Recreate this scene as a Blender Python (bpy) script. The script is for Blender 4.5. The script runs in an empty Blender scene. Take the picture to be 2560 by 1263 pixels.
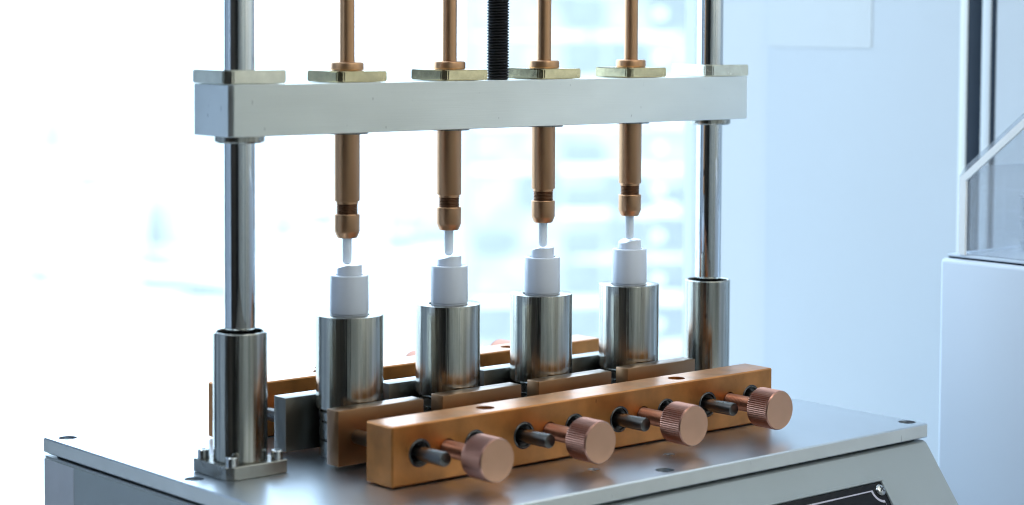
import bpy, bmesh, math, random
from mathutils import Vector, Matrix

random.seed(7)
MM = 0.001
scene = bpy.context.scene
col = scene.collection

# ------------------------------------------------------------------ camera
yaw, pitch, roll = 0.7240, 0.0570, 0.0060
F_PX, CX, CY = 5116.16, 1360.13, 358.25
fwd = Vector((math.sin(yaw) * math.cos(pitch), math.cos(yaw) * math.cos(pitch), -math.sin(pitch)))
rgt = Vector((math.cos(yaw), -math.sin(yaw), 0))
upv = rgt.cross(fwd)
RV = rgt * math.cos(roll) + upv * math.sin(roll)
UV = upv * math.cos(roll) - rgt * math.sin(roll)
CAM = Vector((-715.708, -1101.888, 286.954)) * MM
cam = bpy.data.cameras.new('camera')
cam.sensor_width = 36.0
cam.lens = F_PX / 2560 * 36
cam.shift_x = (1280 - CX) / 2560
cam.shift_y = (CY - 631.5) / 2560
cam.clip_start = 0.02
cam.clip_end = 6000
cam.dof.use_dof = True
cam.dof.focus_distance = 1.45
cam.dof.aperture_fstop = 5.6
cam_o = bpy.data.objects.new('camera', cam)
m3 = Matrix((RV, UV, -fwd)).transposed()
cam_o.matrix_world = Matrix.Translation(CAM) @ m3.to_4x4()
col.objects.link(cam_o)
scene.camera = cam_o

# ------------------------------------------------------------------ light
world = bpy.data.worlds.new('World')
scene.world = world
world.use_nodes = True
wb = world.node_tree.nodes['Background']
wb.inputs['Color'].default_value = (0.61, 0.80, 1.0, 1)     # bright overcast daylight outside the window
wb.inputs['Strength'].default_value = 5.0


def area(name, loc, size, power, color, rot=(0, 0, 0), portal=False):
    l = bpy.data.lights.new(name, 'AREA')
    l.shape = 'RECTANGLE'
    l.size, l.size_y = size
    l.energy = power
    l.color = color
    if portal:
        l.cycles.is_portal = True
    o = bpy.data.objects.new(name, l)
    o.location = loc
    o.rotation_euler = rot
    col.objects.link(o)
    return o


# daylight portal filling the window opening, unseen lamps in the room
area('window_portal', (0.385, 0.37, 0.25), (0.87, 2.5), 1.0, (1, 1, 1), (-math.pi / 2, 0, 0), True)
area('right_wall_fill', (0.15, -1.3, 1.15), (0.5, 1.8), 19, (1.0, 1.0, 0.95), (0, math.radians(-78), 0))  # unseen lamp added to brighten the right wall the metal reflects
area('unseen_ceiling_lamp', (-1.15, 0.0, 1.46), (0.7, 1.0), 15, (0.80, 0.91, 1.0))  # bluish fill added to brighten left-facing sides
area('unseen_ceiling_lamp', (-0.2, -2.4, 1.46), (1.2, 0.5), 8, (0.97, 1.0, 0.90))

vs = scene.view_settings
vs.view_transform = 'Standard'
vs.look = 'None'
vs.exposure = 0.0
vs.gamma = 1.0
scene.render.engine = 'CYCLES'
scene.cycles.use_denoising = True
scene.cycles.pixel_filter_type = 'BLACKMAN_HARRIS'
scene.cycles.filter_width = 1.1
scene.cycles.max_bounces = 8
scene.cycles.diffuse_bounces = 4
scene.cycles.glossy_bounces = 5
scene.cycles.transparent_max_bounces = 10
scene.cycles.caustics_reflective = False
scene.cycles.caustics_refractive = False
scene.cycles.sample_clamp_indirect = 6.0


# ------------------------------------------------------------------ materials
def mat(name, base, metallic=0.0, rough=0.5, var=0.0, vscale=30.0, rvar=0.0, rscale=60.0,
        stretch=(1, 1, 1), bump=0.0, bscale=200.0, bstretch=None, coat=0.0, coat_rough=0.15,
        sss=0.0, aniso=0.0, spec=None, specks=0.0, speck_scale=90.0):
    m = bpy.data.materials.new(name)
    m.use_nodes = True
    nt = m.node_tree
    b = nt.nodes['Principled BSDF']
    b.inputs['Base Color'].default_value = (*base, 1)
    b.inputs['Metallic'].default_value = metallic
    b.inputs['Roughness'].default_value = rough
    if spec is not None:
        b.inputs['Specular IOR Level'].default_value = spec
    if coat:
        b.inputs['Coat Weight'].default_value = coat
        b.inputs['Coat Roughness'].default_value = coat_rough
    if sss:
        b.inputs['Subsurface Weight'].default_value = sss
        b.inputs['Subsurface Radius'].default_value = (0.006, 0.006, 0.006)
        b.inputs['Subsurface Scale'].default_value = 1.0
    if aniso:
        b.inputs['Anisotropic'].default_value = aniso
    tc = nt.nodes.new('ShaderNodeTexCoord')

    def noise(scale, st, detail=4.0):
        mp = nt.nodes.new('ShaderNodeMapping')
        mp.inputs['Scale'].default_value = st
        nt.links.new(tc.outputs['Object'], mp.inputs['Vector'])
        n = nt.nodes.new('ShaderNodeTexNoise')
        n.inputs['Scale'].default_value = scale
        n.inputs['Detail'].default_value = detail
        nt.links.new(mp.outputs['Vector'], n.inputs['Vector'])
        return n

    last = None
    if var:
        n = noise(vscale, stretch)
        r = nt.nodes.new('ShaderNodeMapRange')
        r.inputs['From Min'].default_value = 0.3
        r.inputs['From Max'].default_value = 0.7
        r.inputs['To Min'].default_value = 1 - var
        r.inputs['To Max'].default_value = 1 + var * 0.5
        nt.links.new(n.outputs['Fac'], r.inputs['Value'])
        mx = nt.nodes.new('ShaderNodeMix')
        mx.data_type = 'RGBA'
        mx.blend_type = 'MULTIPLY'
        mx.inputs['Factor'].default_value = 1
        mx.inputs['A'].default_value = (*base, 1)
        nt.links.new(r.outputs['Result'], mx.inputs['B'])
        last = mx.outputs['Result']
    if specks:
        n = noise(speck_scale, (1, 1, 0.35), 2.0)
        r = nt.nodes.new('ShaderNodeMapRange')
        r.inputs['From Min'].default_value = 0.73
        r.inputs['From Max'].default_value = 0.76
        r.inputs['To Min'].default_value = 1.0
        r.inputs['To Max'].default_value = 1.0 - specks
        nt.links.new(n.outputs['Fac'], r.inputs['Value'])
        mx = nt.nodes.new('ShaderNodeMix')
        mx.data_type = 'RGBA'
        mx.blend_type = 'MULTIPLY'
        mx.inputs['Factor'].default_value = 1
        if last is None:
            mx.inputs['A'].default_value = (*base, 1)
        else:
            nt.links.new(last, mx.inputs['A'])
        nt.links.new(r.outputs['Result'], mx.inputs['B'])
        last = mx.outputs['Result']
    if last is not None:
        nt.links.new(last, b.inputs['Base Color'])
    if rvar:
        n = noise(rscale, stretch)
        r = nt.nodes.new('ShaderNodeMapRange')
        r.inputs['From Min'].default_value = 0.3
        r.inputs['From Max'].default_value = 0.7
        r.inputs['To Min'].default_value = max(0.01, rough - rvar)
        r.inputs['To Max'].default_value = rough + rvar
        nt.links.new(n.outputs['Fac'], r.inputs['Value'])
        nt.links.new(r.outputs['Result'], b.inputs['Roughness'])
    if bump:
        n = noise(bscale, bstretch or stretch, 3.0)
        bp = nt.nodes.new('ShaderNodeBump')
        bp.inputs['Strength'].default_value = bump
        bp.inputs['Distance'].default_value = 0.0004
        nt.links.new(n.outputs['Fac'], bp.inputs['Height'])
        nt.links.new(bp.outputs['Normal'], b.inputs['Normal'])
    return m


M = {}
M['alu'] = mat('satin_aluminium', (0.86, 0.885, 0.865), 1, 0.34, var=0.11, vscale=16, rvar=0.05, rscale=40,
               stretch=(0.35, 1, 1), bump=0.16, bscale=1100, bstretch=(0.02, 1, 1), specks=0.35, speck_scale=330)
M['plate'] = mat('anodised_plate', (0.64, 0.68, 0.73), 1, 0.33, var=0.04, vscale=14, rvar=0.025, rscale=16)
M['chrome'] = mat('hard_chrome', (0.66, 0.68, 0.69), 1, 0.05, rvar=0.03, rscale=120, stretch=(1, 1, 0.1), specks=0.5,
                  speck_scale=180)
M['steel'] = mat('polished_steel', (0.48, 0.47, 0.425), 1, 0.17, var=0.42, vscale=330, rvar=0.07, rscale=300,
                 stretch=(1, 1, 0.02), bump=0.55, bscale=600, bstretch=(1, 1, 0.02), specks=0.5, speck_scale=110)
M['flange'] = mat('dull_steel', (0.33, 0.325, 0.30), 1, 0.28, var=0.12, vscale=80, rvar=0.05)
M['nickel'] = mat('nickel_plate', (0.84, 0.82, 0.70), 1, 0.22, var=0.16, vscale=90, rvar=0.06, rscale=120, specks=0.4,
                  speck_scale=160)
M['brass'] = mat('yellow_passivated_plate', (0.78, 0.67, 0.41), 1, 0.22, var=0.22, vscale=110, rvar=0.06, rscale=130,
                 specks=0.4, speck_scale=170)
M['bronze'] = mat('bronze_anodised', (0.56, 0.315, 0.175), 1, 0.36, rvar=0.03, bump=0.03, bscale=2500)
M['bronze_dark'] = mat('dark_bronze_thread', (0.26, 0.15, 0.09), 1, 0.4)
M['copper'] = mat('copper_anodised', (0.60, 0.235, 0.06), 1, 0.42, var=0.26, vscale=55, rvar=0.05, rscale=60,
                  bump=0.03, bscale=2500, coat=0.55, coat_rough=0.25, specks=0.35, speck_scale=300)
M['copper_pad'] = mat('copper_pad', (0.27, 0.138, 0.063), 1, 0.36, var=0.08, vscale=40, rvar=0.04,
                      bump=0.03, bscale=2500, coat=0.5, coat_rough=0.2)
M['grey_pad'] = mat('grey_pad', (0.13, 0.122, 0.105), 1, 0.36, var=0.08, vscale=40, rvar=0.05, coat=0.8,
                    coat_rough=0.2)
M['rose'] = mat('rose_anodised', (0.46, 0.235, 0.175), 1.0, 0.34, var=0.05, vscale=50, bump=0.04, bscale=3000)
M['peach'] = mat('front_lit_face', (0.78, 0.44, 0.285), 1.0, 0.42, var=0.04, vscale=60)  # rose lightened: front light on the knob ends put into the colour
M['stem'] = mat('red_brown_thread', (0.36, 0.155, 0.095), 1, 0.36)
M['black'] = mat('black_plastic', (0.012, 0.013, 0.015), 0, 0.35)
M['thread'] = mat('black_oxide', (0.010, 0.010, 0.012), 0, 0.5)
M['pin'] = mat('grey_pin_steel', (0.13, 0.125, 0.12), 1, 0.30, rvar=0.06, stretch=(1, 0.2, 1))
M['screw'] = mat('screw_steel', (0.55, 0.56, 0.56), 1, 0.22)
M['hole'] = mat('dark_screw', (0.10, 0.11, 0.12), 1, 0.35)
M['white'] = mat('white_plastic', (0.70, 0.735, 0.82), 0, 0.16, sss=0.05)
M['tip'] = mat('nylon_tip', (0.84, 0.85, 0.88), 0, 0.4)
nt = M['tip'].node_tree
tr = nt.nodes.new('ShaderNodeBsdfTransparent')
mx = nt.nodes.new('ShaderNodeMixShader')
mx.inputs[0].default_value = 0.27
nt.links.new(nt.nodes['Principled BSDF'].outputs[0], mx.inputs[1])
nt.links.new(tr.outputs[0], mx.inputs[2])
nt.links.new(mx.outputs[0], nt.nodes['Material Output'].inputs['Surface'])
M['paint'] = mat('grey_paint', (0.34, 0.385, 0.41), 0, 0.38, var=0.03, vscale=15, bump=0.05, bscale=1800)
M['sticker'] = mat('silver_sticker', (0.56, 0.57, 0.61), 0.2, 0.35, var=0.05, vscale=60)
M['sticker_print'] = mat('grey_print', (0.30, 0.31, 0.34), 0.2, 0.4, var=0.2, vscale=400)
M['gloss_black'] = mat('black_gloss', (0.006, 0.007, 0.010), 0, 0.25, spec=0.2)
M['silver_ink'] = mat('silver_ink', (0.52, 0.50, 0.58), 0.3, 0.4)
M['wall'] = mat('wall_paint', (0.74, 0.755, 0.72), 0, 0.6, var=0.04, vscale=2)
M['blue_wall'] = mat('pale_gloss_panel', (0.47, 0.505, 0.54), 0, 0.4, var=0.02, vscale=3)
M['pale_strip'] = mat('pale_strip', (0.515, 0.535, 0.555), 0, 0.4)
M['sheet'] = mat('pale_rectangle', (0.52, 0.545, 0.56), 0, 0.5)
M['plate_edge'] = mat('milled_edge', (0.80, 0.82, 0.80), 0.6, 0.46, var=0.05, vscale=40, specks=0.3, speck_scale=300)
bl = bpy.data.materials.new('translucent_fill')
bl.use_nodes = True
nt = bl.node_tree
nt.nodes.remove(nt.nodes['Principled BSDF'])
tr = nt.nodes.new('ShaderNodeBsdfTranslucent')
tr.inputs['Color'].default_value = (0.09, 0.10, 0.118, 1)
df = nt.nodes.new('ShaderNodeBsdfDiffuse')
df.inputs['Color'].default_value = (0.25, 0.28, 0.32, 1)
as_ = nt.nodes.new('ShaderNodeAddShader')
nt.links.new(tr.outputs[0], as_.inputs[0])
nt.links.new(df.outputs[0], as_.inputs[1])
nt.links.new(as_.outputs[0], nt.nodes['Material Output'].inputs['Surface'])
M['light_sheet'] = bl
M['dim_wall'] = mat('grey_blue_wall', (0.16, 0.20, 0.26), 0, 0.6)
M['brown_wall'] = mat('dark_brown_panel', (0.055, 0.045, 0.038), 0, 0.5)
M['dark'] = mat('dark_panel', (0.02, 0.02, 0.022), 0, 0.8)
M['floor'] = mat('vinyl_floor', (0.30, 0.29, 0.27), 0, 0.4)
M['ceil'] = mat('ceiling_paint', (0.75, 0.75, 0.73), 0, 0.8)
M['grid'] = mat('pale_bar', (0.62, 0.66, 0.72), 0.0, 0.4)
M['bench'] = mat('bench_laminate', (0.55, 0.56, 0.56), 0, 0.4)
M['navy'] = mat('dark_frame', (0.014, 0.022, 0.035), 0, 0.5, spec=0.15)
M['white_paint'] = mat('white_powder_coat', (0.58, 0.61, 0.63), 0, 0.4)
M['cabinet'] = mat('cabinet_paint', (0.60, 0.66, 0.75), 0, 0.42)
M['edge'] = mat('highlight_white', (0.93, 0.94, 0.95), 0, 0.3)
M['facade'] = mat('pale_facade', (0.66, 0.66, 0.66), 0, 0.8, var=0.15, vscale=0.3)
M['facade_b'] = mat('blue_grey_facade', (0.42, 0.42, 0.41), 0, 0.8, var=0.3, vscale=0.25)
M['pane'] = mat('tower_glass', (0.27, 0.28, 0.275), 0, 0.3, var=0.2, vscale=0.35, spec=0.2)
M['curtain'] = mat('curtained_pane', (0.42, 0.42, 0.42), 0, 0.5, var=0.4, vscale=0.35)
M['slab'] = mat('white_slab', (0.75, 0.75, 0.74), 0, 0.8)
M['orange'] = mat('terracotta', (0.42, 0.22, 0.10), 0, 0.8)


def clear(name, refl, tint):
    m = bpy.data.materials.new(name)
    m.use_nodes = True
    nt = m.node_tree
    nt.nodes.remove(nt.nodes['Principled BSDF'])
    out = nt.nodes['Material Output']
    t = nt.nodes.new('ShaderNodeBsdfTransparent')
    t.inputs['Color'].default_value = (*tint, 1)
    g = nt.nodes.new('ShaderNodeBsdfGlossy')
    g.inputs['Roughness'].default_value = 0.02
    lw = nt.nodes.new('ShaderNodeLayerWeight')
    lw.inputs['Blend'].default_value = refl
    pw = nt.nodes.new('ShaderNodeMath')
    pw.operation = 'POWER'
    pw.inputs[1].default_value = 3.0
    ad = nt.nodes.new('ShaderNodeMath')
    ad.operation = 'MULTIPLY_ADD'
    ad.inputs[1].default_value = 0.7
    ad.inputs[2].default_value = 0.04
    nt.links.new(lw.outputs['Facing'], pw.inputs[0])
    nt.links.new(pw.outputs['Value'], ad.inputs[0])
    mx = nt.nodes.new('ShaderNodeMixShader')
    nt.links.new(ad.outputs['Value'], mx.inputs['Fac'])
    nt.links.new(t.outputs['BSDF'], mx.inputs[1])
    nt.links.new(g.outputs['BSDF'], mx.inputs[2])
    nt.links.new(mx.outputs['Shader'], out.inputs['Surface'])
    return m


M['window_glass'] = clear('window_glass', 0.4, (0.97, 0.985, 0.99))
M['acrylic'] = clear('clear_acrylic', 0.5, (0.93, 0.95, 0.97))
nt = M['acrylic'].node_tree
out = nt.nodes['Material Output']
src = out.inputs['Surface'].links[0].from_socket
hz = nt.nodes.new('ShaderNodeBsdfDiffuse')          # diffuse white mixed in for the hazy reflection on acrylic
hz.inputs['Color'].default_value = (0.8, 0.82, 0.85, 1)
mx = nt.nodes.new('ShaderNodeMixShader')
mx.inputs[0].default_value = 0.14
nt.links.new(src, mx.inputs[1])
nt.links.new(hz.outputs[0], mx.inputs[2])
nt.links.new(mx.outputs[0], out.inputs['Surface'])

# ground far below: city blocks, trees and roads read as pale patches
gm = bpy.data.materials.new('far_city_ground')
gm.use_nodes = True
nt = gm.node_tree
b = nt.nodes['Principled BSDF']
b.inputs['Roughness'].default_value = 0.9
tc = nt.nodes.new('ShaderNodeTexCoord')
vo = nt.nodes.new('ShaderNodeTexNoise')
vo.inputs['Scale'].default_value = 0.03
vo.inputs['Detail'].default_value = 3
nt.links.new(tc.outputs['Object'], vo.inputs['Vector'])
cr = nt.nodes.new('ShaderNodeValToRGB')
cr.color_ramp.elements[0].position = 0.40
cr.color_ramp.elements[0].color = (0.185, 0.195, 0.165, 1)
cr.color_ramp.elements[1].position = 0.52
cr.color_ramp.elements[1].color = (0.72, 0.72, 0.70, 1)
nt.links.new(vo.outputs['Fac'], cr.inputs['Fac'])
nt.links.new(cr.outputs['Color'], b.inputs['Base Color'])
M['ground'] = gm


# ------------------------------------------------------------------ mesh helpers (millimetres in, metres out)
def finish(bm, name, material, parent=None, smooth=True, angle=32):
    bmesh.ops.recalc_face_normals(bm, faces=bm.faces[:])
    bmesh.ops.scale(bm, vec=(MM, MM, MM), verts=bm.verts[:])
    if smooth:
        for f in bm.faces:
            f.smooth = True
        lim = math.radians(angle)
        for e in bm.edges:
            if len(e.link_faces) == 2:
                e.smooth = e.calc_face_angle(0) < lim
    me = bpy.data.meshes.new(name)
    bm.to_mesh(me)
    bm.free()
    me.materials.append(M[material])
    o = bpy.data.objects.new(name, me)
    col.objects.link(o)
    if parent is not None:
        o.parent = parent
    return o


def box_bm(x0, x1, y0, y1, z0, z1, bev=0.0, seg=2, vert_bev=0.0):
    bm = bmesh.new()
    bmesh.ops.create_cube(bm, size=1)
    for v in bm.verts:
        v.co = Vector((x0 if v.co.x < 0 else x1, y0 if v.co.y < 0 else y1, z0 if v.co.z < 0 else z1))
    if vert_bev:
        # only the near corner is broken by a wide chamfer
        es = [e for e in bm.edges if abs(e.verts[0].co.z - e.verts[1].co.z) > 1e-6
              and e.verts[0].co.x < (x0 + x1) / 2 and e.verts[0].co.y < (y0 + y1) / 2]
        bmesh.ops.bevel(bm, geom=es, offset=vert_bev, segments=1, affect='EDGES')
    if bev:
        bmesh.ops.bevel(bm, geom=bm.edges[:], offset=bev, segments=seg, affect='EDGES', profile=0.5)
    return bm


def box(name, material, parent, x0, x1, y0, y1, z0, z1, bev=0.4, seg=2, vert_bev=0.0):
    return finish(box_bm(x0, x1, y0, y1, z0, z1, bev, seg, vert_bev), name, material, parent)


def lathe_bm(profile, n=64, axis='Z', closed=True):
    """profile: list of (r, h); revolved about the axis"""
    bm = bmesh.new()
    rings = []
    for r, h in profile:
        if r < 1e-6:
            rings.append([bm.verts.new((0, 0, h))])
        else:
            rings.append([bm.verts.new((r * math.cos(2 * math.pi * i / n), r * math.sin(2 * math.pi * i / n), h))
                          for i in range(n)])
    for a, c in zip(rings[:-1], rings[1:]):
        for i in range(n):
            j = (i + 1) % n
            if len(a) == 1 and len(c) == 1:
                continue
            if len(a) == 1:
                bm.faces.new((a[0], c[i], c[j]))
            elif len(c) == 1:
                bm.faces.new((a[i], a[j], c[0]))
            else:
                bm.faces.new((a[i], a[j], c[j], c[i]))
    if axis == 'Y':
        bmesh.ops.rotate(bm, verts=bm.verts[:], matrix=Matrix.Rotation(-math.pi / 2, 3, 'X'))
    return bm


def solid(r, h0, h1, ch=0.4):
    return [(0, h0), (r - ch, h0), (r - ch * 0.3, h0 + ch * 0.3), (r, h0 + ch), (r, h1 - ch),
            (r - ch * 0.3, h1 - ch * 0.3), (r - ch, h1), (0, h1)]


def lathe(name, material, parent, profile, loc=(0, 0, 0), n=64, axis='Z'):
    bm = lathe_bm(profile, n, axis)
    bmesh.ops.translate(bm, vec=loc, verts=bm.verts[:])
    return finish(bm, name, material, parent)


def thread_bm(r_major, depth, pitch, h0, h1, n=40, core=True):
    """a real helical V thread"""
    bm = bmesh.new()
    turns = (h1 - h0) / pitch
    steps = int(turns * n)
    prof = [(r_major - depth, 0.0), (r_major, 0.42), (r_major, 0.58), (r_major - depth, 1.0)]
    rows = []
    for k in range(steps + 1):
        a = 2 * math.pi * k / n
        z = h0 + pitch * k / n
        row = []
        for r, t in prof:
            zz = min(z + (t - 0.5) * pitch, h1)
            zz = max(zz, h0)
            row.append(bm.verts.new((r * math.cos(a), r * math.sin(a), zz)))
        rows.append(row)
    for a, c in zip(rows[:-1], rows[1:]):
        for i in range(3):
            bm.faces.new((a[i], c[i], c[i + 1], a[i + 1]))
    return bm


def empty(name, label, cat, loc=(0, 0, 0), group=None):
    o = bpy.data.objects.new(name, None)
    o.empty_display_size = 0.02
    o.location = Vector(loc) * MM
    col.objects.link(o)
    return tag(o, label, cat, group)


def tag(o, label, cat, group=None):
    o['label'] = label
    o['category'] = cat
    if group:
        o['group'] = group
    return o


def struct(o):
    o['kind'] = 'structure'
    return o


def copy_tree(o, parent=None):
    c = o.copy()
    col.objects.link(c)
    c.parent = parent
    for ch in list(o.children):
        copy_tree(ch, c)
    return c


def carve(o, cutters):
    """cut real holes with an exact boolean, then drop the cutters"""
    for c in cutters:
        md = o.modifiers.new('cut', 'BOOLEAN')
        md.operation = 'DIFFERENCE'
        md.solver = 'EXACT'
        md.object = c
    bpy.context.view_layer.update()
    dg = bpy.context.evaluated_depsgraph_get()
    me = bpy.data.meshes.new_from_object(o.evaluated_get(dg))
    o.modifiers.clear()
    old = o.data
    o.data = me
    me.name = old.name
    bpy.data.meshes.remove(old)
    bm = bmesh.new()
    bm.from_mesh(me)
    for f in bm.faces:
        f.smooth = True
    for e in bm.edges:
        if len(e.link_faces) == 2:
            e.smooth = e.calc_face_angle(0) < math.radians(30)
    bm.to_mesh(me)
    bm.free()
    for c in cutters:
        d = c.data
        bpy.data.objects.remove(c)
        bpy.data.meshes.remove(d)


def cutter(r, h0, h1, loc, axis='Z', material='hole', n=40, chamfer=0.0, top=True):
    prof = [(0, h0), (r, h0), (r, h1), (0, h1)]
    if chamfer:
        prof = [(0, h0), (r, h0), (r, h1 - chamfer - 1), (r + chamfer + 1, h1), (0, h1)]
    bm = lathe_bm(prof, n, axis)
    bmesh.ops.translate(bm, vec=loc, verts=bm.verts[:])
    return finish(bm, 'cutter', material)


# ------------------------------------------------------------------ measured layout (mm; z=0 is the plate's top)
L = 429.5                    # column spacing
XS = [85.5 + 86.02 * i for i in range(4)]
PL, PR, PF, PB, PT = -43.8, 473.0, -181.7, 181.0, 10.3

# ------------------------------------------------------------------ room (structure)
RX0, RX1, RY0, RY1, RZ0, RZ1 = -2600, 814, -3000, 350, -1000, 1500
WX0 = -35                    # left edge of the window


def slab(name, material, x0, x1, y0, y1, z0, z1, bev=0.0):
    return struct(finish(box_bm(x0, x1, y0, y1, z0, z1, bev), name, material, None, smooth=False))


slab('floor', 'floor', RX0, RX1, RY0, RY1, RZ0 - 50, RZ0)
slab('ceiling', 'ceil', RX0 - 60, RX1 + 60, RY0 - 60, RY1 + 60, RZ1, RZ1 + 50)
slab('wall_behind_camera', 'wall', RX0, RX1 + 60, RY0 - 60, RY0, RZ0, RZ1)
slab('wall_left', 'brown_wall', RX0 - 60, RX0, RY0, RY1, RZ0, RZ1)
slab('wall_mullion', 'dim_wall', -150, WX0, RY1, RY1 + 60, RZ0, RZ1)


def sheet(name, material, x0, x1, y, z0, z1):
    bm = bmesh.new()
    bm.faces.new([bm.verts.new(q) for q in ((x0, y, z0), (x1, y, z0), (x1, y, z1), (x0, y, z1))])
    return struct(finish(bm, name, material, None, smooth=False))


sheet('side_light_sheet', 'light_sheet', -960, -150, RY1 + 10, RZ0, RZ1)            # unseen translucent sheets added to light left-facing sides
sheet('side_light_sheet', 'light_sheet', -1900, -1000, RY1 + 10, RZ0, RZ1)  # gap between the sheets left for a bright stripe in the steel
slab('wall_window_corner', 'dim_wall', RX0, -1900, RY1, RY1 + 60, RZ0, RZ1)
slab('wall_right', 'wall', RX1, RX1 + 60, RY0, -260, RZ0, RZ1)
slab('wall_right_near_frame', 'blue_wall', RX1, RX1 + 60, -259.5, 13, RZ0, RZ1)
slab('reflected_dark_panel', 'dark', -2590, -2540, -2700, -1350, RZ0, 1300)      # unseen panel added for the dark band reflected in the steel
for k_, (xa, xb, ya, yb) in enumerate(((-950, -860, RY0, RY0 + 30), (-330, -290, RY0, RY0 + 30), (250, 420, RY0, RY0 + 40),
                                        (RX1 - 30, RX1, -1560, -1470), (RX1 - 25, RX1, -2250, -2210), (RX1 - 35, RX1, -1010, -985))):
    slab('reflection_strip', 'dim_wall', xa, xb, ya, yb, RZ0, RZ1)      # unseen dark strips added to streak the steel's reflections
slab('bench_top', 'bench', -420, 780, -430, 330, -290, -262)

# right-hand wall: two pale panels with a seam, then the frame of the next opening
slab('wall_panel', 'pale_strip', RX1 + 4, RX1 + 60, 294, RY1 + 60, RZ0, RZ1)
slab('wall_panel_wide', 'blue_wall', RX1, RX1 + 60, 53, 290.5, RZ0, RZ1)
fr = empty('door_frame', 'dark and white vertical frame between the pale wall panels at right', 'frame',
           (RX1, 33, RZ0))


def rel(o_parent, *b):
    p = o_parent.location / MM
    return (b[0] - p.x, b[1] - p.x, b[2] - p.y, b[3] - p.y, b[4] - p.z, b[5] - p.z)


box('edge_trim', 'wall', fr, *rel(fr, RX1 - 1, RX1 + 30, 44.5, 52.8, RZ0, RZ1), bev=0.5)
box('dark_channel', 'navy', fr, *rel(fr, RX1 - 0.5, RX1 + 60, 28.8, 44.4, RZ0, RZ1), bev=0.2)
box('white_strip', 'white_paint', fr, *rel(fr, RX1 - 1, RX1 + 40, 18.6, 28.5, RZ0, RZ1), bev=0.8)
box('black_gasket', 'navy', fr, *rel(fr, RX1 - 0.5, RX1 + 40, 13.2, 18.4, RZ0, RZ1), bev=0.3)

sh = box('wall_rectangle', 'sheet', None, RX1 - 0.6, RX1 - 0.2, 156.5, 289.5, 268, 640, bev=0)  # thin rectangle a little paler than the panel behind
tag(sh, 'pale rectangle high on the blue wall panel', 'sheet')

# the window: frame out of view, one big pane
win = empty('window', 'tall bright window behind the machine showing the overexposed city', 'window',
            (390, 380, RZ0))
box('glass_pane', 'window_glass', win, *rel(win, WX0, RX1 + 3, 392, 398, RZ0, RZ1), bev=0.0)

# ------------------------------------------------------------------ outside
o = finish(box_bm(-3.0e6, 3.0e6, 40e3, 5.0e6, -80.5e3, -80e3), 'ground', 'ground', None, smooth=False)
struct(o)


def outside(u_off, depth, z):
    """a point of the city: sideways metres from the viewing axis, metres away, height"""
    f2 = Vector((math.sin(yaw), math.cos(yaw), 0))
    r2 = Vector((math.cos(yaw), -math.sin(yaw), 0))
    q = Vector((CAM.x, CAM.y, 0)) + f2 * depth + r2 * u_off
    return Vector((q.x, q.y, z))


def tower(name, label, u_left, u_right, depth, z_top, floors, z_low, bay, rot, wall, balcony_from, seed):
    rnd = random.Random(seed)
    t = empty(name, label, 'building', (0, 0, 0))
    t.location = outside(u_left, depth, -80)
    t.rotation_euler.z = -yaw + rot
    w = (u_right - u_left) * 1000
    box('wall', wall, t, 0, w, 0, 18000, 0, z_top * 1000 + 80000, bev=0)
    fh = 3500
    n = int(w // bay)
    bw = w / n
    pane_me = None
    for k in range(floors):
        z = z_low * 1000 + 80000 + k * fh
        xa_ = 0.0
        while xa_ < w - 500:
            xb_ = min(w, xa_ + rnd.uniform(2500, 9000))
            if rnd.random() < 0.72:
                box('floor_slab', 'slab', t, xa_, xb_, -300, -2, z - 130, z + rnd.uniform(60, 420), bev=0)
            xa_ = xb_ + rnd.uniform(100, 1500)
        for i in range(n):
            if rnd.random() < 0.2:
                continue
            if pane_me is None:
                q = box('window', 'pane', t, 250, bw - 250, -160, -3, 600, 3000, bev=0)
                pane_me = q
                curtain_me = box('window', 'curtain', t, 250, bw - 250, -160, -3, 600, 3000, bev=0)
                curtain_me.location = Vector(((n - 1) * bw, 30, z - fh)) * MM
            else:
                q = pane_me.copy()
                col.objects.link(q)
                q.parent = t
            q.location = Vector((i * bw, rnd.uniform(-0, 60), z)) * MM
            q.scale.z = rnd.choice((1, 1, 0.7))
            if rnd.random() < 0.35:
                q.data = curtain_me.data
        if balcony_from is not None:
            box('glint_box', 'slab', t, 14300, 15000, -900, -310, z + 1500, z + 2200, bev=0)  # white box put in for a blurred glint on each floor
            for i in range(balcony_from, n):
                if rnd.random() < 0.8:
                    box('balcony', 'slab', t, i * bw + 150, i * bw + bw * rnd.uniform(0.45, 0.98), -1600, -510,
                        z + 190, z + 900, bev=0)
    return t


tower('apartment_tower', 'pale blue glass tower with white balconies beyond the window', -5.6, 19.0, 160, 30, 18, -46,
      3300, 0.10, 'facade_b', 4, 3)
tower('office_block', 'white office block half hidden behind the taller tower', 1.0, 24.0, 235, -4, 14, -62, 4200, -0.15,
      'facade', None, 5)
# low blocks far away, one mass at this exposure
bm = bmesh.new()
rnd = random.Random(11)
for k in range(420):
    d = rnd.uniform(330, 2600)
    s = rnd.uniform(-0.30, 0.30) * d
    w_, dd_, h_ = rnd.uniform(8, 26), rnd.uniform(8, 26), rnd.uniform(5, 26)
    c = outside(s, d, -80)
    r = bmesh.ops.create_cube(bm, size=1)
    mt = Matrix.Translation(c * 1000 + Vector((0, 0, h_ * 500))) @ Matrix.Rotation(rnd.uniform(0, 1.5), 4, 'Z') @ \
        Matrix.Diagonal((w_ * 1000, dd_ * 1000, h_ * 1000, 1))
    bmesh.ops.transform(bm, matrix=mt, verts=r['verts'])
o = finish(bm, 'distant_city', 'facade', None, smooth=False)
o['kind'] = 'stuff'
o['label'] = 'pale low blocks of the far city below'

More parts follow.
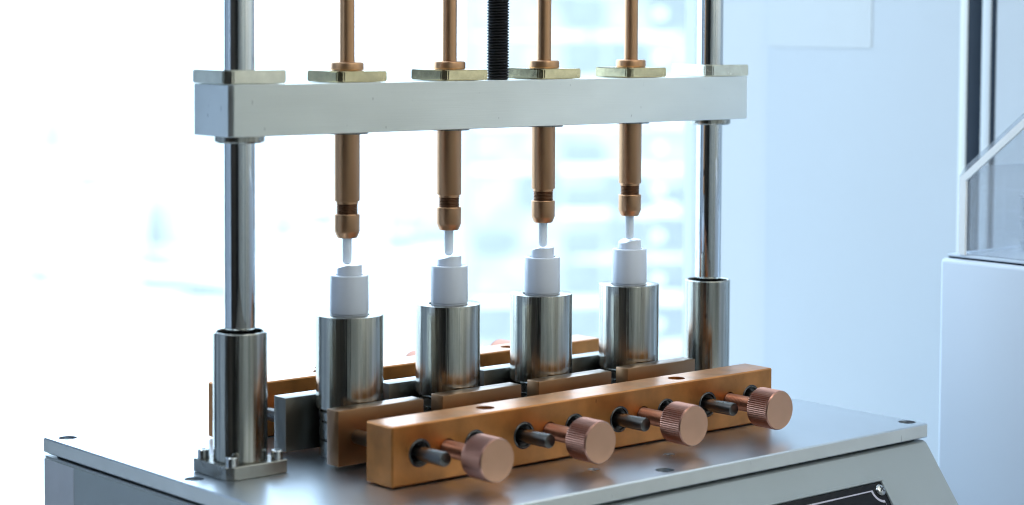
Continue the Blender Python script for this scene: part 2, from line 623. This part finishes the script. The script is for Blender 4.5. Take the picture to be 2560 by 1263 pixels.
# ------------------------------------------------------------------ neighbouring machine at the right edge
CXF = 600                     # the face turned to the window
nc = empty('instrument_cabinet', 'pale blue-white cabinet body of a second machine at the right edge', 'cabinet',
           (CXF + 130, -390, -262))
box('body', 'cabinet', nc, *rel(nc, CXF, CXF + 180, -700, -92, -262, 104.5), bev=4, seg=3)
box('top_plate', 'cabinet', nc, *rel(nc, CXF + 3, CXF + 176, -697, -97, 106.0, 108), bev=0.4)
box('seal', 'navy', nc, *rel(nc, CXF + 4, CXF + 175, -696, -98, 104.5, 105.9), bev=0)

cv = empty('acrylic_cover', 'clear acrylic cover with a slanted bright edge on the pale cabinet', 'cover',
           (CXF + 90, -390, 108.2))


def poly_prism(pts, x0, x1):
    """pts in (y, z), extruded along x"""
    bm = bmesh.new()
    a = [bm.verts.new((x0, y_, z_)) for y_, z_ in pts]
    c = [bm.verts.new((x1, y_, z_)) for y_, z_ in pts]
    bm.faces.new(a)
    bm.faces.new(c)
    n = len(pts)
    for i in range(n):
        j = (i + 1) % n
        bm.faces.new((a[i], a[j], c[j], c[i]))
    return bm


def inset_line(pts, d):
    return [(y_ - d, z_ - d) for y_, z_ in pts]


outl = [(-107, 108.4), (-107, 170), (-112, 178), (-330, 356), (-330, 108.4)]
for nm_, xa in (('side_panel', CXF + 4), ('side_panel', CXF + 150)):
    bm = poly_prism(outl, xa, xa + 8)
    p_ = cv.location / MM
    bmesh.ops.translate(bm, vec=-p_, verts=bm.verts[:])
    finish(bm, nm_, 'acrylic', cv, smooth=False)
# white strips painted for the window light in the cut acrylic edges
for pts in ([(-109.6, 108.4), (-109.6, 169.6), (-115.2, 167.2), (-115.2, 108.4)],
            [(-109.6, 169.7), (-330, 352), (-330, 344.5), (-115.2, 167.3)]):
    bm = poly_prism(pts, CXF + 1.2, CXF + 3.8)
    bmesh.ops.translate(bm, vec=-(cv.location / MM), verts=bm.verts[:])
    finish(bm, 'edge_highlight', 'edge', cv, smooth=False)
bm = poly_prism([(-108, 108.4), (-108, 170), (-113, 178), (-113.2, 108.4)], CXF + 17, CXF + 149)
bmesh.ops.translate(bm, vec=-(cv.location / MM), verts=bm.verts[:])
finish(bm, 'end_panel', 'acrylic', cv, smooth=False)

rk = empty('bar_grid', 'blurred bar grid inside the clear acrylic cover', 'grid', (CXF + 90, -260, 108.2))  # pale bars only suggest the blurred grid behind the acrylic
for xa in (CXF + 60, CXF + 110):
    for k in range(7):
        y_ = -128 - k * 26
        top = min(150 + k * 20, 235)
        box('upright', 'grid', rk, *rel(rk, xa, xa + 2.5, y_ - 1.3, y_ + 1.3, 108.4, top), bev=0)
    for k in range(4):
        z_ = 116 + k * 18
        ys = -126 - max(0, k - 2) * 18
        box('crossbar', 'grid', rk, *rel(rk, xa - 2.2, xa - 0.1, -290, ys, z_, z_ + 2.0), bev=0)

# ------------------------------------------------------------------ the machine: base, plate, columns
mc = empty('testing_machine', 'grey bench-top testing machine with a metal top plate and two chrome columns',
           'machine', (L / 2, 0, -262))


def at(bm, root):
    bmesh.ops.translate(bm, vec=-(root.location / MM), verts=bm.verts[:])
    return bm


prof = [(PB, -12.6), (PF + 3.5, -12.6), (PF + 0.6, -13.6), (PF - 2.2, -17.2), (-284, -154), (-284, -258), (PB, -258)]
bm = poly_prism(prof, PL, PR)
bmesh.ops.recalc_face_normals(bm, faces=bm.faces[:])
es = [e for e in bm.edges if abs(e.verts[0].co.x - e.verts[1].co.x) < 1e-6]
bmesh.ops.bevel(bm, geom=es, offset=1.6, segments=3, affect='EDGES')
housing = finish(at(bm, mc), 'housing', 'paint', mc, angle=20)

bm = box_bm(PL + 7, PR - 7, PF + 7, PB - 7, -12.7, -PT - 0.01)
finish(at(bm, mc), 'gasket', 'navy', mc)
plate = finish(at(box_bm(PL, PR, PF, PB, -PT, 0, 0.9, 1), mc), 'top_plate', 'plate', mc)

holes = [(-31, 174.7 - 5), (-33, 2.5), (465, -168.6), (214.3, -170.4), (-31, -169), (461, 169)]
cut = []
for x, y in holes:
    c = cutter(6.3, -4.5, 2, (x, y, 0), n=36)
    bm = None
    c.parent = None
    cut.append(c)
for x, y in ((179.8, -140.1), (250.7, -137.7)):
    cut.append(cutter(4.2, -3.2, 2, (x, y, 0), n=28))
for c in cut:
    c.location = -mc.location
    c.location = (0, 0, 0)
plate_par = plate.parent
# cut in world space
plate.parent = None
plate.location = mc.location
carve(plate, cut)
plate.location = (0, 0, 0)
plate.parent = plate_par
for x, y in holes:
    bm = lathe_bm([(0, -4.4), (2.4, -4.4), (2.6, -1.4), (5.3, -1.2), (5.7, -1.7), (5.7, -4.4)], 32)
    bmesh.ops.translate(bm, vec=(x, y, 0), verts=bm.verts[:])
    finish(at(bm, mc), 'plate_screw', 'hole', plate)
for x, y in ((179.8, -140.1), (250.7, -137.7)):
    bm = lathe_bm([(0, -1.6), (1.6, -1.5), (1.8, -0.4), (3.4, -0.4), (3.9, -0.9), (3.9, -3.1)], 28)
    bmesh.ops.translate(bm, vec=(x, y, 0), verts=bm.verts[:])
    finish(at(bm, mc), 'plate_screw', 'screw', plate)

plate.data.materials.append(M['plate_edge'])
for f in plate.data.polygons:
    if abs(f.normal.z) < 0.3 and f.area > 4e-4:
        f.material_index = len(plate.data.materials) - 1

# nameplate on the sloping front
t_dir = Vector((0, -30.6, -42.5)).normalized()
n_dir = Vector((0, -t_dir.z, t_dir.y)) * -1
n_dir = Vector((0, t_dir.z, -t_dir.y))           # outward: towards -Y and up
P0 = Vector((0, -181.7, -12.0)) + n_dir * 0.0
FR = Matrix(((1, 0, 0), (0, -t_dir.y, n_dir.y), (0, -t_dir.z, n_dir.z)))   # local x, up-slope, out


def slope(bm, x, s, out=0.0):
    """place a mesh built in (x, up-slope, outward) at x along, s down the slope"""
    mt = Matrix.Translation(Vector((x, 0, 0)) + P0 + t_dir * s + n_dir * out) @ FR.to_4x4()
    bmesh.ops.transform(bm, matrix=mt, verts=bm.verts[:])
    return at(bm, mc)


npx0, npx1, nps0, nps1 = 60, 401, 23.2, 110
bm = box_bm(npx0, npx1, -nps1, -nps0, -0.2, 0.9, 0.25, 1)
nameplate = finish(slope(bm, 0, 0, 0.8), 'nameplate', 'gloss_black', mc)
# raised lip round the recess
for nm_, b_ in (('lip', (npx0, 404.4, -nps0 + 0.02, -nps0 + 2.6, -1, 2.6)), ('lip', (401.05, 404.4, -nps1, -nps0, -1, 2.6))):
    finish(slope(box_bm(*b_, 0.3, 1), 0, 0, 0.4), nm_, 'paint', nameplate)
# silver border with a scooped corner round the screw
sx, ss = 396.3, 29.4
R0 = 7.4
pts_o, pts_i = [], []
ti = 1.9
pts_o.append((npx0 + 6, -(ss - 1.2)))
pts_i.append((npx0 + 6, -(ss - 1.2 + ti)))
for k in range(13):
    a = math.radians(178 + k * 90 / 12 - 0)
    pts_o.append((sx + R0 * math.cos(a), -ss + R0 * math.sin(a)))
    pts_i.append((sx + (R0 + ti) * math.cos(a), -ss + (R0 + ti) * math.sin(a)))
pts_o[1] = (pts_o[1][0], -(ss - 1.2))
pts_o.append((sx + 1.2, -105))
pts_i.append((sx + 1.2 - ti, -105))
bm = bmesh.new()
a_ = [bm.verts.new((x, y, 0)) for x, y in pts_o]
c_ = [bm.verts.new((x, y, 0)) for x, y in pts_i]
for i in range(len(a_) - 1):
    bm.faces.new((a_[i], a_[i + 1], c_[i + 1], c_[i]))
ex = bmesh.ops.extrude_face_region(bm, geom=bm.faces[:])
bmesh.ops.translate(bm, vec=(0, 0, 0.08), verts=[v for v in ex['geom'] if isinstance(v, bmesh.types.BMVert)])
finish(slope(bm, 0, 0, 1.74), 'border_line', 'silver_ink', nameplate, smooth=False)
# pan-head screw with a cross recess
bm = lathe_bm([(4.4, 0), (4.4, 0.7), (3.9, 1.6), (2.9, 2.25), (1.5, 2.5), (0, 2.55)], 36)
scr = finish(slope(bm, sx, ss, 1.72), 'screw', 'screw', nameplate)
bm = box_bm(-2.3, 2.3, -0.55, 0.55, 2.2, 2.62, 0.1, 1)
b2 = box_bm(-0.55, 0.55, -2.3, 2.3, 2.2, 2.625, 0.1, 1)
tmp = bpy.data.meshes.new('t')
b2.to_mesh(tmp)
bm.from_mesh(tmp)
b2.free()
bpy.data.meshes.remove(tmp)
bmesh.ops.rotate(bm, verts=bm.verts[:], matrix=Matrix.Rotation(0.5, 3, 'Z'))
finish(slope(bm, sx, ss, 1.72), 'cross_recess', 'black', nameplate)

# sticker on the left side
stk = finish(at(box_bm(PL - 0.25, PL - 0.01, 137.8, 179, -66, -14.2), mc), 'sticker', 'sticker', mc, smooth=False)

# columns
for x in (0, L):
    lathe('guide_column', 'chrome', mc, solid(10, 2, 420, 0.8), Vector((x, 0, 0)) - mc.location / MM, 96)
    sl_prof = [(15.4, 74), (15.4, 90.9), (15.9, 91.5), (16.7, 91.5), (17.3, 90.8), (17.3, 9.2), (17.0, 8.9), (11, 8.9)]
    s = lathe('column_sleeve', 'steel', mc, sl_prof, Vector((x, 0, 0)) - mc.location / MM, 96)
    lathe('inner_bushing', 'black', s, [(10.2, 73.8), (10.2, 82), (15.3, 82), (15.3, 73.8)],
          Vector((x, 0, 0)) - mc.location / MM, 48)
    bm = box_bm(x - 22, x + 22, -21.1, 21.1, 0.15, 8.85, 0, 1, 4.2)
    bmesh.ops.bevel(bm, geom=bm.edges[:], offset=0.5, segments=1, affect='EDGES')
    finish(at(bm, mc), 'flange', 'flange', s)
    for sx_ in (-1, 1):
        for sy_ in (-1, 1):
            prof_ = [(3.9, 8.7), (3.9, 14.4), (3.4, 15), (2.0, 15), (1.9, 12.6), (0, 12.4)]
            lathe('cap_screw', 'screw', s, prof_, Vector((x + sx_ * 17, sy_ * 16.6, 0)) - mc.location / MM, 24)

# ------------------------------------------------------------------ crosshead with its four plungers
ch = empty('crosshead', 'silver crossbeam sliding on the columns with four bronze plungers and black screw',
           'crosshead', (L / 2, 0, 216.7))
bm = box_bm(-20.4, 449.2, -21.1, 21.1, 216.7, 249.5, 0, 1, 3.0)
bmesh.ops.bevel(bm, geom=bm.edges[:], offset=0.35, segments=1, affect='EDGES')
finish(at(bm, ch), 'beam', 'alu', ch)
for x in (0, L):
    bm = box_bm(x - 22.3, x + 22.3, -20.2, 20.2, 249.8, 258.5, 0, 1, 4.7)
    bmesh.ops.bevel(bm, geom=bm.edges[:], offset=0.7, segments=2, affect='EDGES')
    finish(at(bm, ch), 'guide_plate', 'nickel', ch)
    lathe('guide_collar', 'steel', ch, [(10.3, 216.6), (16.2, 216.6), (16.2, 213.2), (15.2, 212.1), (10.3, 212.1)],
          Vector((x, 0, 0)) - ch.location / MM, 80)

pl_src = None
pl_labels = ['leftmost bronze plunger of the crossbeam', 'second bronze plunger from the left column',
             'third bronze plunger, right of the black screw', 'rightmost bronze plunger, next to the right column']
for i, x in enumerate(XS):
    if pl_src is None:
        # one lathed body: rod above, sleeve below
        prof_ = [(0, 420), (5.1, 420), (5.1, 262.5), (5.1, 250), (8.5, 250), (8.5, 171.0), (8.2, 170.3), (7.3, 170.2),
                 (7.3, 168.6), (6.6, 168.2), (0, 168.2)]
        pl = lathe('plunger', 'bronze', ch, prof_, (0, 0, -216.7), 64)
        lathe('collar', 'bronze', pl, [(5.2, 262.7), (10.2, 262.7), (10.9, 262.1), (11.1, 261.4), (11.1, 257.9), (10.6, 257.2), (5.2, 257.2)],
              (0, 0, -216.7), 64)
        bm = box_bm(-19.4, 19.4, -18.5, 18.5, 249.8, 257.0, 0, 1, 3.5)
        bmesh.ops.bevel(bm, geom=bm.edges[:], offset=0.7, segments=2, affect='EDGES')
        bmesh.ops.translate(bm, vec=(0, 0, -216.7), verts=bm.verts[:])
        finish(bm, 'plunger_plate', 'brass', pl)
        lathe('lower_bushing', 'flange', pl, [(8.6, 216.6), (14.2, 216.6), (14.0, 215.2), (8.6, 215.2)], (0, 0, -216.7), 48)
        bm = thread_bm(7.25, 0.55, 1.05, 160.5, 169.0, 36)
        bmesh.ops.translate(bm, vec=(0, 0, -216.7), verts=bm.verts[:])
        finish(bm, 'thread', 'bronze_dark', pl, angle=20)
        lathe('nut', 'bronze', pl, [(6.5, 161.9), (8.1, 161.9), (8.5, 161.4), (8.5, 150.4), (8.2, 149.6), (6.9, 146.4), (6.4, 145.9), (0, 145.9)],
              (0, 0, -216.7), 64)
        lathe('soft_tip', 'tip', pl, [(0, 146), (3.15, 146), (3.15, 130.9), (2.9, 129.8), (2.2, 128.7), (1.3, 128.1), (0, 127.9)],
              (0, 0, -216.7), 40)
        pl_src = pl
    else:
        pl = copy_tree(pl_src, ch)
    pl['label'] = pl_labels[i]
    pl.location = Vector((x - L / 2 + (-1.3, -0.5, 0.5, 1.0)[i], 0, 0)) * MM
bm = thread_bm(8.0, 1.35, 2.0, 249.0, 420, 48)
bmesh.ops.translate(bm, vec=(L / 2, 0, 0), verts=bm.verts[:])
ls = finish(at(bm, ch), 'lead_screw', 'thread', ch, angle=20)
lathe('screw_foot', 'thread', ls, solid(6.7, 249.45, 252.5, 0.3), (0, 0, -216.7), 48)

# ------------------------------------------------------------------ clamp bars
FB0, FB1, FBF, FBB, FZ0, FZ1 = 43.4, 390.8, -103.3, -76.2, 0.9, 39.3
ZK = 20.4
XK = [x + 2.3 for x in XS]
PIN = (-22.4, 22.4)


def clamp_bar(label, sgn, off=0.0):
    FBF, FBB = globals()['FBF'] - off, globals()['FBB'] - off
    r = empty('clamp_bar', label, 'bar', ((FB0 + FB1) / 2, sgn * (FBF + FBB) / 2, 0.2), 'copper clamp bars on the plate')
    ya, yb = sorted((sgn * FBF, sgn * FBB))
    body = finish(box_bm(FB0, FB1, ya, yb, FZ0, FZ1, 0.9, 1), 'bar', 'copper', None)
    cut_ = []
    for xk in XK:
        for d in PIN:
            cut_.append(cutter(9.05, -40, 40, (xk + d, sgn * (FBF + FBB) / 2, ZK), 'Y', 'copper', 36))
        cut_.append(cutter(6.3, -40, 40, (xk, sgn * (FBF + FBB) / 2, ZK), 'Y', 'copper', 32))
    for hx in (129.7, 305.5):
        cut_.append(cutter(6.2, 20, 45, (hx, sgn * (-89.5 - off), 0), 'Z', 'copper', 36))
    carve(body, cut_)
    bm_ = bmesh.new()
    bm_.from_mesh(body.data)
    bmesh.ops.translate(bm_, vec=-r.location, verts=bm_.verts[:])
    bm_.to_mesh(body.data)
    bm_.free()
    body.parent = r
    # bushings: a thin grey lip round a black seal
    for xk in XK:
        for d in PIN:
            f = sgn * FBF
            q = sgn
            lathe('bushing', 'black', r,
                  [(4.75, q * 22), (8.95, q * 22), (8.95, q * 0.15), (8.5, q * -0.25), (8.0, q * 0.1), (7.4, q * 1.6), (4.75, q * 3.2), (4.75, q * 22)],
                  Vector((xk + d, 0, ZK)) + Vector((0, f, 0)) - r.location / MM, 40, 'Y')
            lathe('bushing_ring', 'pin', r, [(7.55, q * 0.9), (7.65, q * -0.1), (8.05, q * -0.28), (8.35, q * -0.1), (8.4, q * 0.4)],
                  Vector((xk + d, 0, ZK)) + Vector((0, f, 0)) - r.location / MM, 40, 'Y')
    for xx in (FB0 + 22, FB1 - 22):
        box('shim', 'black', r, *rel(r, xx - 18, xx + 18, ya + 3, yb - 3, 0.22, FZ0 + 0.4), bev=0)
    return r


# note: lathe axis 'Y' maps h to +Y
clamp_bar('orange copper front bar with black bushings, nearest the camera', 1)
clamp_bar('copper rear bar behind the four steel cups', -1, 4.1)


# ------------------------------------------------------------------ jaws: pad, two pins, thumb screw
def knob_bm(r, h0, h1, teeth=60):
    bm = bmesh.new()
    n = teeth * 2
    ch_ = 0.9
    rows = [(h0, r - 1.0, 0), (h0 + ch_, r - 0.1, 1), (h1 - 1.3, r - 0.1, 1), (h1 - 0.9, r - 0.15, 0), (h1, r - 0.75, 0)]
    rr = []
    for h, rad, kn in rows:
        row = []
        for i in range(n):
            a = 2 * math.pi * i / n
            d = (0.0, -0.6)[i % 2] if kn else -0.1
            row.append(bm.verts.new(((rad + d) * math.cos(a), (rad + d) * math.sin(a), h)))
        rr.append(row)
    for a, c in zip(rr[:-1], rr[1:]):
        for i in range(n):
            j = (i + 1) % n
            bm.faces.new((a[i], a[j], c[j], c[i]))
    bm.faces.new(rr[0])
    f_ = bm.faces.new(rr[-1])
    f_.material_index = 1                     # end face painted brighter, standing for the light on it
    return bm


def jaw(label, i, sgn, pad_mat, yk_face, group):
    x = XS[i]
    r = empty('clamp_jaw', label, 'clamp jaw', (x, sgn * -30, 2), group)
    loc = r.location / MM
    ya, yb = sorted((sgn * -36.9, sgn * (-24.0 if sgn > 0 else -23.0)))
    box('pad', pad_mat, r, *rel(r, x - 35, x + 35, ya, yb, 2.2, 38.8), bev=0.7)
    for d in PIN:
        end = -128.8
        bm = lathe_bm(solid(4.6, sgn * end, sgn * -36.0, 0.7 if sgn > 0 else -0.7), 36, 'Y') if sgn > 0 else \
            lathe_bm(solid(4.6, 36.0, 128.8, 0.7), 36, 'Y')
        bmesh.ops.translate(bm, vec=Vector((x + 2.3 + d, 0, ZK)) - loc, verts=bm.verts[:])
        finish(bm, 'guide_pin', 'pin', r)
    # thumb screw: threaded stem with the knurled knob on its end
    bm = thread_bm(5.5, 0.35, 1.3, 36.5, 134, 28)
    cr_ = lathe_bm([(5.2, 36.5), (5.2, 134)], 28)
    tmp = bpy.data.meshes.new('t')
    cr_.to_mesh(tmp)
    bm.from_mesh(tmp)
    cr_.free()
    bpy.data.meshes.remove(tmp)
    rot = Matrix.Rotation(math.pi / 2 * sgn, 3, 'X')
    bmesh.ops.rotate(bm, verts=bm.verts[:], matrix=rot)
    bmesh.ops.translate(bm, vec=Vector((x + 2.3, 0, ZK)) - loc, verts=bm.verts[:])
    ts = finish(bm, 'thumb_screw', 'stem', r, angle=20)
    bm = knob_bm(14.0, yk_face - 19.6, yk_face)
    bmesh.ops.rotate(bm, verts=bm.verts[:], matrix=Matrix.Rotation(0.02 + i * 0.03, 3, 'Z'))
    bmesh.ops.rotate(bm, verts=bm.verts[:], matrix=rot)
    bmesh.ops.translate(bm, vec=Vector((x + 2.3, 0, ZK)) - loc, verts=bm.verts[:])
    kb = finish(bm, 'knob', 'rose', ts, angle=15)
    kb.data.materials.append(M['peach'])
    return r


order = ['leftmost', 'second', 'third', 'rightmost']
jl = ['front copper jaw with knurled rose knob, at the near left end of the front bar',
      'front copper jaw with knurled rose knob, second from the left end of the bar',
      'front copper jaw with knurled rose knob, third from the left end of the bar',
      'front copper jaw with knurled rose knob, at the far right end of the front bar']
rl = ['rear grey jaw beside the left column sleeve, behind the leftmost steel cup',
      'rear grey jaw between the first and second steel cups',
      'rear grey jaw between the second and third steel cups',
      'rear grey jaw between the third and rightmost steel cups']
for i in range(4):
    jaw(jl[i], i, 1, 'copper_pad', (151.8, 152.6, 152.0, 151.6)[i], 'front clamp jaws')
for i in range(4):
    jaw(rl[i], i, -1, 'grey_pad', 153, 'rear clamp jaws')

# ------------------------------------------------------------------ steel cups and the pump heads in them
cl = ['steel cup at the left, nearest the left column', 'second steel cup from the left column',
      'third steel cup from the left column', 'rightmost steel cup, nearest the right column']
pll = ['white pump head in the leftmost steel cup', 'white pump head in the second steel cup from the left',
       'white pump head in the third steel cup from the left', 'white pump head in the rightmost steel cup']
c_src = p_src = None
for i, x in enumerate(XS):
    if c_src is None:
        c = empty('steel_cup', cl[0], 'cup', (x, 0, 0.1), 'polished steel cups in a row')
        lathe('cup', 'steel', c, [(13.4, 60), (13.4, 94.2), (14.0, 94.75), (22.1, 94.75), (22.35, 94.6), (22.45, 94.3), (22.45, 33.2), (21.8, 32.3), (16, 32.3)],
              (0, 0, -0.1), 96)
        ped = lathe('pedestal', 'flange', c, [(16, 32.3), (19.2, 32.3), (19.2, 31.2), (20.4, 30.6), (20.4, 25.3), (20.0, 24.8), (18.8, 24.6),
                                              (18.8, 24.0), (20.2, 23.6), (20.2, 13.0), (19.8, 12.5), (18.8, 12.3), (18.8, 11.5), (20.2, 11.1), (20.2, 0.6), (19.6, 0.1), (0, 0.1)],
                    (0, 0, -0.1), 80)
        c_src = c
        p = empty('pump_head', pll[0], 'pump', (x, 0, 94.8), 'white pump heads')
        lathe('collar', 'white', p, [(0, 61), (12.6, 61), (12.6, 95.4), (13.05, 95.7), (13.15, 96.6), (12.9, 120.2), (12.6, 120.9), (12.0, 121.2), (9.3, 121.2), (9.2, 119), (0, 119)],
              (0, 0, -94.8), 72)
        # actuator: round button with a dished, sloping finger rest
        bm = bmesh.new()
        n, rings_ = 48, 7
        v_side = [[], [], []]
        R1 = 8.5
        sd = Vector((RV.x, RV.y)).normalized()      # the finger rest rises to one side

        def top_z(px, py):
            s = (px * sd.x + py * sd.y) / R1
            rim = 128.3 - (2.7 * abs(s) ** 1.25 if s < 0 else 0.25 * (1 - (2 * s - 1) ** 2))
            return rim - 0.7 * (1 - (px * px + py * py) / (R1 * R1))

        lo = [bm.verts.new((R1 * math.cos(2 * math.pi * k / n), R1 * math.sin(2 * math.pi * k / n), 118)) for k in range(n)]
        prev = lo
        for rad, dz in ((R1, -0.7), (R1 - 0.2, -0.2), (R1 - 0.7, 0.0)):
            ring = []
            for k in range(n):
                a = 2 * math.pi * k / n
                px, py = rad * math.cos(a), rad * math.sin(a)
                ring.append(bm.verts.new((px, py, top_z(px, py) + dz)))
            for k in range(n):
                bm.faces.new((prev[k], prev[(k + 1) % n], ring[(k + 1) % n], ring[k]))
            prev = ring
        for q in range(1, rings_):
            rad = (R1 - 0.7) * (1 - q / rings_)
            ring = []
            for k in range(n):
                a = 2 * math.pi * k / n
                px, py = rad * math.cos(a), rad * math.sin(a)
                ring.append(bm.verts.new((px, py, top_z(px, py))))
            for k in range(n):
                bm.faces.new((prev[k], prev[(k + 1) % n], ring[(k + 1) % n], ring[k]))
            prev = ring
        bm.faces.new(prev)
        bmesh.ops.translate(bm, vec=(0, 0, -94.8), verts=bm.verts[:])
        finish(bm, 'actuator', 'white', p, angle=40)
        p_src = p
    else:
        c = copy_tree(c_src)
        c.location.x = x * MM
        c['label'] = cl[i]
        p = copy_tree(p_src)
        p.location.x = x * MM
        p['label'] = pll[i]
        for chd in p.children:
            if chd.name.startswith('actuator'):
                chd.rotation_euler.z = (0, 0.35, -0.25, 0.5)[i]
    c.location.x = (x + (0.9, -1.0, -0.7, 1.1)[i]) * MM
    c.rotation_euler.z = (0, 1.3, 2.9, 4.4)[i]
    p.location.x = (x + (0.4, 0.0, 0.0, 1.2)[i]) * MM
    p.rotation_euler = ((0.004, -0.006, 0.005, -0.003)[i], (0.003, 0.005, -0.006, 0.004)[i], 0)
